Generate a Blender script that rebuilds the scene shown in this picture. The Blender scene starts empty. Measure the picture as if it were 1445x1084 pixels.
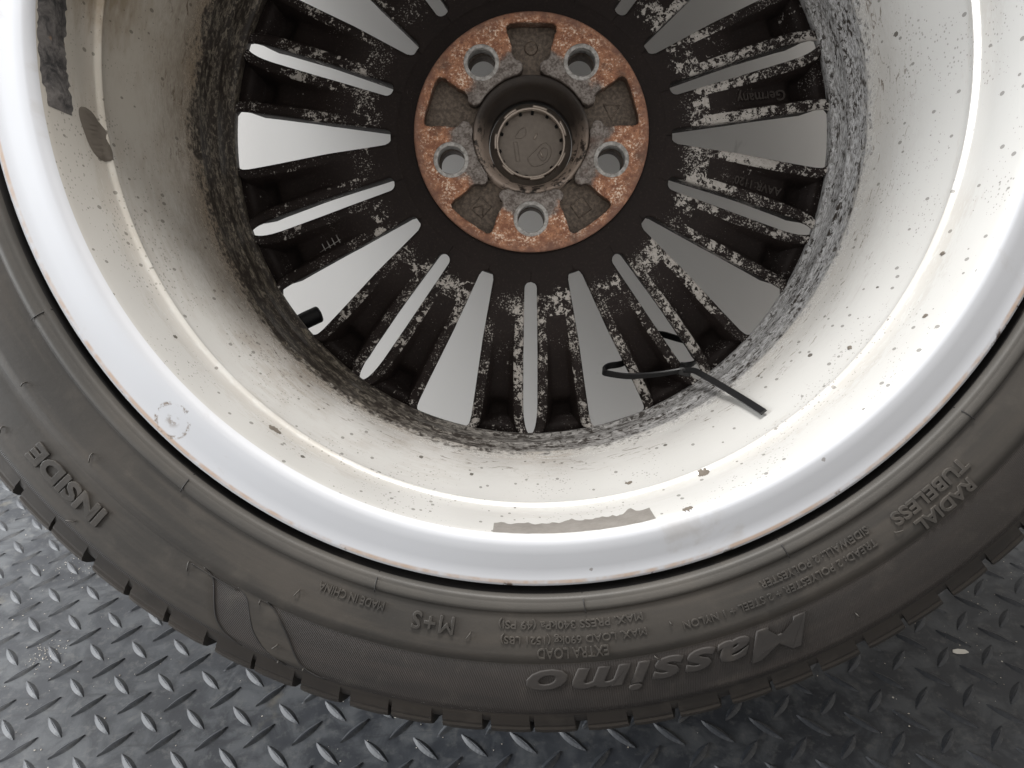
import bpy, bmesh, math, random
from mathutils import Vector, Matrix
R = math.radians
random.seed(11)
scene = bpy.context.scene
col = scene.collection
MM = 0.001

# ------------------------------------------------------------------ camera
PITCH, ROLL = R(29.3), R(2.49)
xc, yc, fw = Vector((1, 0, 0)), Vector((0, math.sin(PITCH), math.cos(PITCH))), Vector((0, math.cos(PITCH), -math.sin(PITCH)))
c_r = math.cos(ROLL) * xc - math.sin(ROLL) * yc
c_u = math.sin(ROLL) * xc + math.cos(ROLL) * yc
CAM_H = 0.41405                       # camera height above the mat
cam_d = bpy.data.cameras.new('camera')
cam = bpy.data.objects.new('camera', cam_d)
col.objects.link(cam)
cam.matrix_world = Matrix.Translation((0, 0, CAM_H)) @ Matrix((c_r, c_u, -fw)).transposed().to_4x4()
cam_d.sensor_width = 36
cam_d.lens = 36 * 1050 / 1445
cam_d.clip_start = 0.02
cam_d.clip_end = 60
scene.camera = cam

# ------------------------------------------------------------------ light
world = bpy.data.worlds.new('World')
scene.world = world
world.use_nodes = True
bg = world.node_tree.nodes['Background']
bg.inputs['Color'].default_value = (1.0, 0.965, 0.92, 1)
bg.inputs['Strength'].default_value = 0.80

def area(name, loc, target, sx, sy, watts, colr):
    l = bpy.data.lights.new(name, 'AREA')
    l.shape = 'RECTANGLE'; l.size = sx; l.size_y = sy; l.energy = watts; l.color = colr
    o = bpy.data.objects.new(name, l); col.objects.link(o)
    d = Vector(target) - Vector(loc)
    o.matrix_world = Matrix.Translation(loc) @ d.to_track_quat('-Z', 'Y').to_matrix().to_4x4()
    return o
area('window_light', (-1.75, 0.36, 0.80), (0.0, 0.58, 0.25), 1.2, 1.1, 82, (0.95, 0.975, 1.0))
area('ceiling_light', (-0.05, 0.55, 2.15), (0.0, 0.45, 0.2), 0.75, 0.32, 58, (1.0, 0.98, 0.955))

scene.view_settings.view_transform = 'Standard'
scene.view_settings.look = 'None'
scene.view_settings.exposure = 0.0
scene.view_settings.gamma = 1.0
scene.view_settings.use_curve_mapping = False

# ------------------------------------------------------------------ wheel frame
HUB = Vector((0.0127, 0.1663, 0.4928))           # hub pad centre, camera space (right, up, forward)
ax = Vector((0.014, 0.086, 1.0)).normalized()
def c2w(v): return c_r * v.x + c_u * v.y + fw * v.z
zw = c2w(-ax)
xl = (Vector((1, 0, 0)) - ax * ax.x).normalized()
xw = c2w(xl)
yw = zw.cross(xw)
hub_w = Vector((0, 0, CAM_H)) + c2w(HUB)
WM = Matrix.Translation(hub_w) @ Matrix((xw, yw, zw)).transposed().to_4x4()

# ------------------------------------------------------------------ helpers
def mesh_obj(name, verts, faces, mats, parent=None, smooth=True, midx=None):
    me = bpy.data.meshes.new(name)
    me.from_pydata([tuple(v) for v in verts], [], faces)
    for m in (mats if isinstance(mats, (list, tuple)) else [mats]): me.materials.append(m)
    if midx: me.polygons.foreach_set('material_index', midx)
    if smooth: me.polygons.foreach_set('use_smooth', [True] * len(me.polygons))
    bm = bmesh.new(); bm.from_mesh(me); bmesh.ops.remove_doubles(bm, verts=bm.verts, dist=1e-6); bmesh.ops.recalc_face_normals(bm, faces=bm.faces); bm.to_mesh(me); bm.free()
    me.update()
    return link(name, me, parent)
def link(name, me, parent=None):
    o = bpy.data.objects.new(name, me); col.objects.link(o)
    if parent: o.parent = parent
    return o
def pol(r, a, s): return (r * math.cos(a) * MM, r * math.sin(a) * MM, s * MM)   # wheel cylindrical (mm, rad) -> local m

def revolve(name, prof, mats, parent, n=192, closed=True, seg_mat=None, a0=0.0, a1=2 * math.pi, smooth=True):
    full = abs(a1 - a0 - 2 * math.pi) < 1e-6
    k = len(prof); verts = []; faces = []; mi = []
    cols = n if full else n + 1
    for i in range(cols):
        a = a0 + (a1 - a0) * i / n
        for (r, s) in prof: verts.append(pol(r, a, s))
    kk = k if closed else k - 1
    for i in range(n):
        i2 = (i + 1) % cols
        for j in range(kk):
            j2 = (j + 1) % k
            faces.append((i * k + j, i2 * k + j, i2 * k + j2, i * k + j2))
            if seg_mat: mi.append(seg_mat[j])
    if not full and closed:
        faces.append(tuple(range(k))); faces.append(tuple((cols - 1) * k + j for j in reversed(range(k))))
        if seg_mat: mi += [seg_mat[0]] * 2
    return mesh_obj(name, verts, faces, mats, parent, smooth, mi if seg_mat else None)

def catmull(pts, n=4):
    out = []
    P = [pts[0]] + list(pts) + [pts[-1]]
    for i in range(1, len(P) - 2):
        for t in range(n):
            u = t / n
            out.append(tuple(0.5 * ((2 * P[i][d]) + (-P[i-1][d] + P[i+1][d]) * u + (2*P[i-1][d] - 5*P[i][d] + 4*P[i+1][d] - P[i+2][d]) * u*u + (-P[i-1][d] + 3*P[i][d] - 3*P[i+1][d] + P[i+2][d]) * u**3) for d in range(len(pts[0]))))
    out.append(tuple(pts[-1])); return out

def tube(name, pts, rad, mat, parent, seg=6, closed=False, flat=None):
    """tube or flat ribbon along points; flat=(half width, half thickness, width-direction function)"""
    pts = [Vector(p) for p in pts]; n = len(pts); V = []; F = []
    prev = None
    for i, p in enumerate(pts):
        t = (pts[(i + 1) % n] - pts[i - 1]) if closed else (pts[min(i + 1, n - 1)] - pts[max(i - 1, 0)])
        t.normalize()
        if flat: w = flat[2](i / max(1, n - 1)) ; w = (w - t * w.dot(t)).normalized()
        else:
            w = prev if prev else t.orthogonal()
            w = (w - t * w.dot(t)).normalized(); prev = w
        b = t.cross(w)
        for k in range(seg):
            a = 2 * math.pi * (k + 0.5) / seg
            if flat:
                ca, sa = math.cos(a), math.sin(a)
                V.append(p + w * (flat[0] * (1 if ca > 0 else -1) * (1 if abs(ca) > .5 or seg == 4 else .8)) + b * (flat[1] * (1 if sa > 0 else -1)))
            else:
                rr = rad(i / max(1, n - 1)) if callable(rad) else rad
                V.append(p + (w * math.cos(a) + b * math.sin(a)) * rr)
    m = n if closed else n - 1
    for i in range(m):
        for k in range(seg):
            F.append((i * seg + k, i * seg + (k + 1) % seg, ((i + 1) % n) * seg + (k + 1) % seg, ((i + 1) % n) * seg + k))
    if not closed:
        F.append(tuple(range(seg))); F.append(tuple((n - 1) * seg + k for k in reversed(range(seg))))
    return mesh_obj(name, V, F, mat, parent, smooth=not flat)

def plate2d(name, loops, s0, s1, bevel, mat, parent):
    """flat plate with holes, outline loops in wheel mm, from depth s0 up to s1, with rounded edges"""
    cu = bpy.data.curves.new('tmp', 'CURVE'); cu.dimensions = '2D'; cu.fill_mode = 'BOTH'
    th = (s1 - s0) * MM / 2
    cu.extrude = th - bevel * MM; cu.bevel_depth = bevel * MM; cu.bevel_resolution = 2; cu.offset = -bevel * MM
    for lp in loops:
        sp = cu.splines.new('POLY'); sp.points.add(len(lp) - 1); sp.use_cyclic_u = True
        for p, q in zip(sp.points, lp): p.co = (q[0] * MM, q[1] * MM, 0, 1)
    tmp = bpy.data.objects.new('tmp', cu); col.objects.link(tmp)
    dg = bpy.context.evaluated_depsgraph_get()
    me = bpy.data.meshes.new_from_object(tmp.evaluated_get(dg))
    bpy.data.objects.remove(tmp)
    for v in me.vertices: v.co.z += (s0 + s1) / 2 * MM
    me.materials.clear(); me.materials.append(mat)
    return link(name, me, parent)

FONT_CACHE = {}
def text_mesh(txt, size, shear=0.0, weight=0.0, depth=0.5, bevel=0.0, spacing=1.0):
    cu = bpy.data.curves.new('tmp', 'FONT'); cu.body = txt; cu.size = size * MM; cu.shear = shear
    cu.offset = weight * MM; cu.extrude = depth * MM; cu.bevel_depth = bevel * MM; cu.align_x = 'CENTER'; cu.resolution_u = 3
    cu.space_character = spacing
    tmp = bpy.data.objects.new('tmp', cu); col.objects.link(tmp)
    dg = bpy.context.evaluated_depsgraph_get()
    me = bpy.data.meshes.new_from_object(tmp.evaluated_get(dg))
    bpy.data.objects.remove(tmp)
    me.materials.clear()
    return me
def circ(cx, cy, r, n=48): return [(cx + r * math.cos(2*math.pi*i/n), cy + r * math.sin(2*math.pi*i/n)) for i in range(n)]
def lerp_tab(x, tab):
    if x <= tab[0][0]: return tab[0][1]
    for (a, b), (c, d) in zip(tab, tab[1:]):
        if x <= c: return b + (d - b) * (x - a) / (c - a)
    return tab[-1][1]

# ------------------------------------------------------------------ materials
class NT:
    def __init__(s, name):
        s.m = bpy.data.materials.new(name); s.m.use_nodes = True; s.t = s.m.node_tree
        s.b = s.t.nodes['Principled BSDF']
    def n(s, ty, **kw):
        nd = s.t.nodes.new('ShaderNode' + ty)
        for k, v in kw.items(): setattr(nd, k, v)
        return nd
    def l(s, a, b): s.t.links.new(a, b)
    def setin(s, sock, v):
        if hasattr(v, 'is_linked') or hasattr(v, 'links'): s.l(v, sock)
        elif isinstance(v, (tuple, list)) and len(v) == 3 and sock.type == 'RGBA': sock.default_value = (*v, 1)
        else: sock.default_value = v
    def coord(s, obj=None, scale=(1, 1, 1)):
        t = s.n('TexCoord')
        if obj: t.object = obj
        mp = s.n('Mapping'); mp.inputs['Scale'].default_value = scale
        s.l(t.outputs['Object'], mp.inputs[0]); return mp.outputs[0]
    def noise(s, vec, scale, detail=4, rough=.55, dist=0.0):
        nd = s.n('TexNoise'); s.l(vec, nd.inputs['Vector'])
        nd.inputs['Scale'].default_value = scale; nd.inputs['Detail'].default_value = detail
        nd.inputs['Roughness'].default_value = rough; nd.inputs['Distortion'].default_value = dist
        return nd.outputs['Fac']
    def vor(s, vec, scale, out='Distance', rnd=1.0):
        nd = s.n('TexVoronoi'); s.l(vec, nd.inputs['Vector']); nd.inputs['Scale'].default_value = scale
        nd.inputs['Randomness'].default_value = rnd
        return nd.outputs[out]
    def math(s, op, a, b=0.0, c=None, clamp=False):
        nd = s.n('Math', operation=op); nd.use_clamp = clamp
        s.setin(nd.inputs[0], a); s.setin(nd.inputs[1], b)
        if c is not None: s.setin(nd.inputs[2], c)
        return nd.outputs[0]
    def ramp(s, x, lo, hi, o0=0.0, o1=1.0):
        nd = s.n('MapRange'); nd.interpolation_type = 'SMOOTHSTEP'
        s.setin(nd.inputs[0], x); s.setin(nd.inputs[1], lo); s.setin(nd.inputs[2], hi); s.setin(nd.inputs[3], o0); s.setin(nd.inputs[4], o1)
        return nd.outputs[0]
    def mix(s, f, a, b):
        nd = s.n('Mix', data_type='RGBA'); s.setin(nd.inputs[0], f); s.setin(nd.inputs[6], a); s.setin(nd.inputs[7], b)
        return nd.outputs[2]
    def xyz(s, vec):
        nd = s.n('SeparateXYZ'); s.l(vec, nd.inputs[0]); return nd.outputs
    def bump(s, h, strength=.3, dist=.0005, normal=None):
        nd = s.n('Bump'); s.l(h, nd.inputs['Height']); nd.inputs['Strength'].default_value = strength; nd.inputs['Distance'].default_value = dist
        if normal: s.l(normal, nd.inputs['Normal'])
        return nd.outputs[0]
    def out(s, color=None, rough=None, metal=None, normal=None, spec=None):
        for k, v in (('Base Color', color), ('Roughness', rough), ('Metallic', metal), ('Normal', normal), ('Specular IOR Level', spec)):
            if v is not None: s.setin(s.b.inputs[k], v)
        return s.m
def rad_of(g, v):
    x, y, z = g.xyz(v)
    return g.math('SQRT', g.math('ADD', g.math('MULTIPLY', x, x), g.math('MULTIPLY', y, y)))

# objects that carry the wheel's own coordinates
wheel = bpy.data.objects.new('car_wheel', None); col.objects.link(wheel)
wheel.empty_display_size = .05
wheel['label'] = 'worn silver multi-spoke alloy wheel with black tyre leaning back on the pale wall'
wheel['category'] = 'wheel'

BARREL = [(203.4, -19.0), (203.2, -16), (203.0, -13.5), (203.8, -12), (205.6, -10.5), (206.0, 0), (206.2, 6), (205.7, 8), (206.9, 9.6), (208.0, 15), (209.2, 25), (208.4, 28), (208.3, 30), (209.7, 32), (211.2, 48), (213.6, 66), (216.8, 84), (219.6, 99), (221.3, 109), (221.6, 113.6), (220.9, 115.4), (220.0, 116.5), (219.8, 117.2), (220.0, 117.9), (221.3, 119.0), (222.5, 120.4), (222.8, 132), (223.2, 146), (223.6, 159), (224.0, 162.6), (224.9, 164.8)]
FLANGE = [(226.4, 165.9), (228.5, 166.2), (233, 165.6), (240.0, 164.2), (245.2, 163.3), (247.2, 163.6), (248.6, 163.0), (249.2, 161.2), (248.4, 158.8), (246.2, 157.0), (238.0, 156.6), (232, 156)]
BACK = [(229, 150), (227.5, 122), (224, 104), (219, 70), (214.5, 30), (211, 0), (209, -18), (214, -30), (226, -44), (230, -56), (240, -62), (249, -62), (249, -58), (240, -56), (224, -50), (212, -38), (205.5, -27)]
def barrel_r(s): return lerp_tab(s, [(b, a) for a, b in BARREL])

def mk_barrel_mats(ref):
    # painted silver barrel with brake dust
    g = NT('barrel_paint'); v = g.coord(ref); x, y, z = g.xyz(v)
    vs = g.coord(ref, (1, 1, 3.2))
    big = g.noise(v, 22, 5, .6); med = g.noise(vs, 70, 6, .65); fine = g.noise(vs, 260, 5, .7, .6)
    # grime edge (brake dust) follows the depth with a ragged edge
    dz = g.math('ADD', g.math('ADD', z, g.math('ADD', g.math('MULTIPLY', g.math('SUBTRACT', med, .5), .026), g.math('MULTIPLY', g.math('SUBTRACT', fine, .5), .016))), g.math('MULTIPLY', g.math('SUBTRACT', big, .5), .022))
    side = g.ramp(x, -.16, .17)                         # the grime is thicker on one side of the barrel
    low = g.ramp(y, -.22, -.02)
    edge = g.math('ADD', .020, g.math('MULTIPLY', g.math('SUBTRACT', 1.0, side), .010))
    grime = g.ramp(g.math('ADD', dz, g.math('MULTIPLY', g.math('SUBTRACT', g.noise(v, 300, 3, .7), .5), .034)), edge, g.math('ADD', edge, .014), 1, 0)
    haze_ = g.ramp(dz, .02, g.math('ADD', .075, g.math('MULTIPLY', g.math('SUBTRACT', 1.0, side), .075)), 1, 0)
    base = g.mix(g.noise(v, 9, 4), (.62, .618, .605), (.580, .570, .545))
    warm = g.mix(g.math('MULTIPLY', g.math('SUBTRACT', 1.0, side), g.ramp(y, -.18, .05)), base, (.50, .44, .35))
    base = g.mix(g.math('MULTIPLY', g.math('SUBTRACT', 1.0, side), .62), base, warm)
    brown = g.mix(big, (.20, .14, .09), (.30, .24, .17))
    st = g.math('MULTIPLY', haze_, g.math('MULTIPLY', g.ramp(big, .40, .66), g.ramp(med, .34, .66)))
    dustn = g.math('ADD', z, g.math('MULTIPLY', g.math('SUBTRACT', med, .5), .05))
    dustn = g.math('ADD', dustn, g.math('MULTIPLY', g.math('SUBTRACT', fine, .5), .05))
    tan = g.math('MULTIPLY', g.ramp(dustn, .030, .088, 1, 0), g.math('MULTIPLY', g.ramp(side, .0, 1.0, .80, .22), g.ramp(y, -.20, -.08, .35, 1.0)))
    base = g.mix(tan, base, g.mix(fine, (.17, .128, .088), (.29, .235, .175)))
    ring = g.math('MULTIPLY', g.ramp(g.math('ABSOLUTE', g.math('SUBTRACT', dustn, .124)), .002, .016, 1, 0), g.ramp(g.noise(v, 8, 3), .42, .62))
    base = g.mix(g.math('MULTIPLY', ring, .22), base, (.36, .30, .22))
    base = g.mix(g.math('MULTIPLY', st, g.math('ADD', .30, g.math('MULTIPLY', g.math('SUBTRACT', 1.0, side), .45))), base, brown)
    rd = g.n('VectorMath', operation='DISTANCE'); g.l(v, rd.inputs[0]); rd.inputs[1].default_value = (-.214, .052, .118)
    rst = g.math('MULTIPLY', g.ramp(g.math('ADD', rd.outputs['Value'], g.math('MULTIPLY', g.math('SUBTRACT', med, .5), .05)), .008, .046, 1, 0), .75)
    base = g.mix(rst, base, g.mix(fine, (.17, .115, .060), (.27, .20, .115)))
    # splatter
    d1 = g.vor(g.coord(ref, (1, 1, .62)), 62); c1 = g.vor(g.coord(ref, (1, 1, .62)), 62, 'Color')
    sz = g.ramp(g.xyz(c1)[0], .40, 1.0, .0, .088)
    s1 = g.math('LESS_THAN', g.math('ADD', d1, g.math('MULTIPLY', g.math('SUBTRACT', fine, .5), .10)), sz)
    d2 = g.vor(g.coord(ref, (1, 1, .6)), 190); c2 = g.vor(g.coord(ref, (1, 1, .6)), 190, 'Color')
    s2 = g.math('LESS_THAN', d2, g.ramp(g.xyz(c2)[1], .25, 1.0, .0, .20))
    s3 = g.math('LESS_THAN', g.vor(v, 420), g.ramp(big, .36, .70, .0, .26))
    sp = g.math('MAXIMUM', g.math('MULTIPLY', s1, .85), g.math('MAXIMUM', g.math('MULTIPLY', s2, .55), g.math('MULTIPLY', s3, .40)))
    blot = g.math('MULTIPLY', g.ramp(g.noise(vs, 60, 5, .75, 1.2), .585, .64), g.math('MULTIPLY', g.ramp(z, .028, .040), g.ramp(z, .058, .078, 1, 0)))
    base = g.mix(g.math('MULTIPLY', blot, .75), base, (.13, .095, .070))
    base = g.mix(sp, base, (.075, .062, .05))
    # heavy grime: dark, with pale flaked paint showing through
    dark = g.mix(med, (.010, .007, .006), (.034, .026, .020))
    streak = g.math('ADD', g.math('MULTIPLY', g.noise(g.coord(ref, (1, 1, 1.8)), 230, 6, .72, .5), .68), g.math('MULTIPLY', g.noise(vs, 48, 4, .6), .32))
    t0 = g.math('SUBTRACT', .485, g.math('MULTIPLY', side, .055))
    flk = g.ramp(streak, t0, g.math('ADD', t0, .055))
    flake_c = g.mix(side, g.mix(g.ramp(fine, .35, .65), (.024, .019, .015), (.19, .165, .130)), g.mix(g.ramp(fine, .35, .65), (.13, .125, .12), (.44, .44, .445)))
    # the right and lower band is a greyer, smoother film near its outer edge
    if 0: film = g.math('MULTIPLY', g.ramp(z, -.004, .016), g.math('SUBTRACT', 1.0, g.math('MULTIPLY', g.math('SUBTRACT', 1.0, side), g.ramp(y, -.2, -.14))))
    gr = g.mix(flk, dark, flake_c)
    colr = g.mix(grime, base, gr)
    h = g.noise(v, 330, 3, .7)
    rough = g.math('ADD', .27, g.math('MULTIPLY', grime, .30))
    mb = g.out(colr, rough, g.math('MULTIPLY', g.math('SUBTRACT', 1.0, grime), .30), g.bump(h, .10, .0005), .5)
    # cleaner flange
    g = NT('flange_paint'); v = g.coord(ref); x, y, z = g.xyz(v)
    big = g.noise(v, 14, 4); fine = g.noise(v, 240, 5, .7); r = rad_of(g, v)
    base = g.mix(big, (.50, .512, .54), (.455, .463, .485))
    c1 = g.vor(v, 75, 'Color'); s1 = g.math('LESS_THAN', g.math('ADD', g.vor(v, 75), g.math('MULTIPLY', g.math('SUBTRACT', fine, .5), .2)), g.ramp(g.xyz(c1)[0], .72, 1, 0, .13))
    base = g.mix(g.math('MULTIPLY', s1, .6), base, (.14, .12, .10))
    chip = g.math('MULTIPLY', g.ramp(r, .2455, .2478), g.ramp(g.noise(v, 60, 6, .7), .60, .66))
    base = g.mix(chip, base, (.10, .08, .07))
    smear = g.math('MULTIPLY', g.ramp(g.noise(v, 30, 5, .6, .8), .60, .74), .35)
    base = g.mix(smear, base, (.34, .31, .28))
    base = g.mix(g.math('MULTIPLY', g.ramp(g.math('ABSOLUTE', g.math('SUBTRACT', r, .2468)), .0004, .0013, 1, 0), g.ramp(g.noise(v, 40, 4, .7), .36, .58)), base, (.42, .33, .27))
    dx, dy = g.math('ADD', x, .1683), g.math('ADD', y, .1700)
    dd = g.math('SQRT', g.math('ADD', g.math('MULTIPLY', dx, dx), g.math('MULTIPLY', dy, dy)))
    mark = g.math('MAXIMUM', g.ramp(g.math('ABSOLUTE', g.math('SUBTRACT', dd, .0082)), .0003, .0013, 1, 0), g.math('MULTIPLY', g.ramp(dd, .001, .0045, 1, 0), .7))
    base = g.mix(g.math('MULTIPLY', mark, g.ramp(g.noise(v, 210, 4, .7), .48, .60)), base, (.20, .165, .135))
    mf = g.out(base, g.math('ADD', .50, g.math('MULTIPLY', smear, .4)), .0, g.bump(fine, .06, .0003), .16)
    return mb, mf

# ------------------------------------------------------------------ rim (barrel) and its reference object
prof = BARREL + FLANGE + BACK
rim_me = None
rim = revolve('rim', prof, bpy.data.materials.new('tmp'), None, n=288, closed=True)
rim.data.materials.clear()
barrel_m, flange_m = mk_barrel_mats(rim)
rim.data.materials.append(barrel_m); rim.data.materials.append(flange_m)
k = len(prof)
seg = [0 if j < len(BARREL) - 2 else (1 if j < len(BARREL) + len(FLANGE) else 0) for j in range(k)]
rim.data.polygons.foreach_set('material_index', seg * 288)

def mk_wheel_mats(ref):
    M = {}
    # sooty spoke backs with corroded white blisters
    def soot(name, amount, band):
        g = NT(name); v = g.coord(ref); x, y, z = g.xyz(v); r = rad_of(g, v)
        big = g.noise(v, 42, 3, .5); med = g.noise(v, 210, 5, .62, .4); fine = g.noise(v, 620, 4, .6)
        base = g.mix(g.noise(v, 30, 5), (.0060, .0038, .0034), (.0145, .0092, .0082))
        base = g.mix(g.math('MULTIPLY', g.ramp(fine, .52, .72), .5), base, (.030, .022, .018))
        zone = g.math('MULTIPLY', g.ramp(r, .092, .112), g.ramp(r, .148, .190, 1, band))
        side = g.ramp(g.math('SUBTRACT', x, g.math('MULTIPLY', y, .35)), -.17, .12, .78, 1.0)
        w = g.math('MULTIPLY', g.math('MULTIPLY', zone, side), amount)
        vv = g.noise(v, 330, 5, .70, .8)
        m1 = g.math('ADD', g.math('MULTIPLY', g.math('ADD', g.math('MULTIPLY', med, .45), g.math('MULTIPLY', vv, .55)), .66), g.math('MULTIPLY', big, .34))
        thr = g.math('SUBTRACT', .700, g.math('MULTIPLY', w, .176))
        blob = g.ramp(m1, thr, g.math('ADD', thr, .012))
        f2 = g.noise(v, 900, 3, .6)
        m2 = g.math('ADD', g.math('MULTIPLY', f2, .66), g.math('MULTIPLY', g.noise(v, 60, 3, .5), .34))
        thr2 = g.math('SUBTRACT', .705, g.math('MULTIPLY', w, .130))
        dots = g.ramp(m2, thr2, g.math('ADD', thr2, .015))
        al = g.math('MAXIMUM', blob, g.math('MULTIPLY', dots, .75))
        white = g.mix(fine, (.20, .18, .16), (.46, .44, .42))
        return g.out(g.mix(al, base, white), .70, 0.0, g.bump(vv, .40, .0006), .22)
    M['soot'] = soot('spoke_soot', 1.0, .62)
    M['rib'] = soot('spoke_rib', 1.04, .93)
    M['pocket'] = soot('spoke_pocket', .52, .30)
    g = NT('cast_letters'); M['cast'] = g.out((.040, .032, .028), .42, .2)
    M['disc'] = soot('hub_soot', .25, 1.0)
    # rusty mounting face
    g = NT('rusty_mounting_face'); v = g.coord(ref); x, y, z = g.xyz(v); r = rad_of(g, v)
    big = g.noise(v, 60, 4, .6); med = g.noise(v, 190, 5, .65); fine = g.noise(v, 650, 4, .65)
    rust = g.mix(g.ramp(med, .36, .64), (.22, .098, .060), (.42, .21, .122))
    cream = g.math('MULTIPLY', g.ramp(g.math('ADD', g.math('MULTIPLY', fine, .6), g.math('MULTIPLY', g.noise(v, 95, 5, .7), .4)), .525, .60), g.ramp(r, .080, .070))
    rust = g.mix(cream, rust, (.70, .58, .48))
    rust = g.mix(g.ramp(fine, .44, .34), rust, (.11, .050, .035))
    grey = g.mix(g.ramp(g.math('ADD', g.math('MULTIPLY', fine, .5), g.math('MULTIPLY', med, .5)), .40, .60), (.095, .078, .069), (.25, .225, .21))
    rr = g.math('ADD', r, g.math('MULTIPLY', g.math('SUBTRACT', big, .5), .026))
    c0 = g.mix(g.ramp(rr, .050, .0565), grey, rust)
    c0 = g.mix(g.math('MULTIPLY', g.ramp(rr, .069, .080), .75), c0, (.15, .085, .066))
    c0 = g.mix(g.math('MULTIPLY', g.ramp(g.noise(v, 38, 5, .65), .56, .70), .7), c0, (.10, .064, .050))
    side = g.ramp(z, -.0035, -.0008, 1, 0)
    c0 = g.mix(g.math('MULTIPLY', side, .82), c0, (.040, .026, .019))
    M['rust'] = g.out(c0, .75, .1, g.bump(g.math('ADD', fine, g.math('MULTIPLY', med, .6)), .45, .0006), .3)
    # grimy cast recess floor
    g = NT('recess_grime'); v = g.coord(ref); fine = g.noise(v, 420, 5, .65); big = g.noise(v, 75, 4)
    M['recess'] = g.out(g.mix(g.ramp(fine, .35, .7), g.mix(big, (.034, .025, .018), (.105, .078, .058)), (.165, .127, .098)), .6, .1, g.bump(fine, .3, .0005))
    g = NT('bare_metal'); v = g.coord(ref); fine = g.noise(v, 330, 5, .65)
    M['bare'] = g.out(g.mix(g.ramp(fine, .36, .66), (.20, .19, .18), (.40, .39, .38)), .5, .2, g.bump(fine, .2, .0003))
    g = NT('bore_metal'); v = g.coord(ref); fine = g.noise(v, 160, 6, .7); big = g.noise(v, 55, 4)
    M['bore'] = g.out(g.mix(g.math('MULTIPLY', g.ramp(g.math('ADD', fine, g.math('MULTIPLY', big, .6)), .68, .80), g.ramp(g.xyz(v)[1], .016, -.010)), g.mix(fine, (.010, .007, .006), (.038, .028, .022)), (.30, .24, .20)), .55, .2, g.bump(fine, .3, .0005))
    g = NT('dusty_cap_plastic'); v = g.coord(ref); fine = g.noise(v, 300, 4)
    M['cap'] = g.out(g.mix(fine, (.14, .117, .098), (.23, .197, .168)), .6, 0, g.bump(fine, .15, .0003))
    g = NT('cap_ring_metal'); M['capring'] = g.out((.42, .36, .31), .4, .4)
    g = NT('black_rubber'); M['rubber'] = g.out((.006, .006, .0065), .6, 0, spec=.25)
    g = NT('adhesive_residue'); v = g.coord(ref); n1 = g.noise(v, 120, 5, .65); n2 = g.noise(v, 420, 4)
    M['glue'] = g.out(g.mix(n1, g.mix(n2, (.085, .077, .068), (.14, .128, .115)), (.20, .188, .175)), .8, 0, g.bump(g.math('ADD', n1, n2), .5, .0007), .2)
    g = NT('dark_adhesive_residue'); v = g.coord(ref); n1 = g.noise(v, 110, 5, .7, .5); n2 = g.noise(v, 60, 3, .5)
    cc = g.mix(g.ramp(n1, .35, .65), (.030, .029, .030), (.135, .125, .12))
    cc = g.mix(g.ramp(n2, .64, .70), cc, (.30, .17, .09))
    M['glue_dark'] = g.out(cc, .6, 0, g.bump(n1, .7, .0012), .3)
    g = NT('brown_pad_residue'); v = g.coord(ref); n1 = g.noise(v, 160, 5, .65)
    M['pad'] = g.out(g.mix(n1, (.085, .070, .056), (.13, .112, .092)), .75, 0, g.bump(n1, .3, .0005))
    return M
M = mk_wheel_mats(rim)

# ---- spokes: twenty, in mirrored pairs round ten slots and ten wide windows
def h_slot(p):
    if p <= 97.5: return 0.0
    q = p - 97.5
    if q < 4.2: return math.sqrt(max(0, 4.2**2 - (4.2 - q)**2))
    return lerp_tab(p, [(101, 4.2), (150, 4.9), (184, 5.0), (192, 4.6), (197, 3.9), (200.5, 3.0), (202.5, 2.1), (204, .9), (205.5, .4), (214, .4)])
def h_win(p):
    if p <= 94.0: return 0.0
    q = p - 94.0
    lin = lerp_tab(p, [(94, 4.0), (98.5, 5.0), (140, 10.4), (180, 16.9), (196, 19.3), (200, 19.4), (201.6, 18.9), (202.8, 17.8), (203.8, 16.0), (205, 14.5), (214, 14.5)])
    if q < 4.6: return min(lin, math.sqrt(max(0, 4.6**2 - (4.6 - q)**2)))
    return lin
S_BACK = [(80, -6.5), (92, -7.5), (105, -9), (135, -11), (170, -15), (196, -17.5), (202, -16.5), (207, -14)]
POCK = [(80, 0), (122, 0), (132, .8), (142, 3.2), (154, 7.5), (170, 11), (182, 12), (184.5, 20), (197, 21), (201, 20), (207, 17)]
def smooth_tab(x, tab, w=2.5): return sum(lerp_tab(x + d * w, tab) for d in (-1, -.5, 0, .5, 1)) / 5
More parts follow.
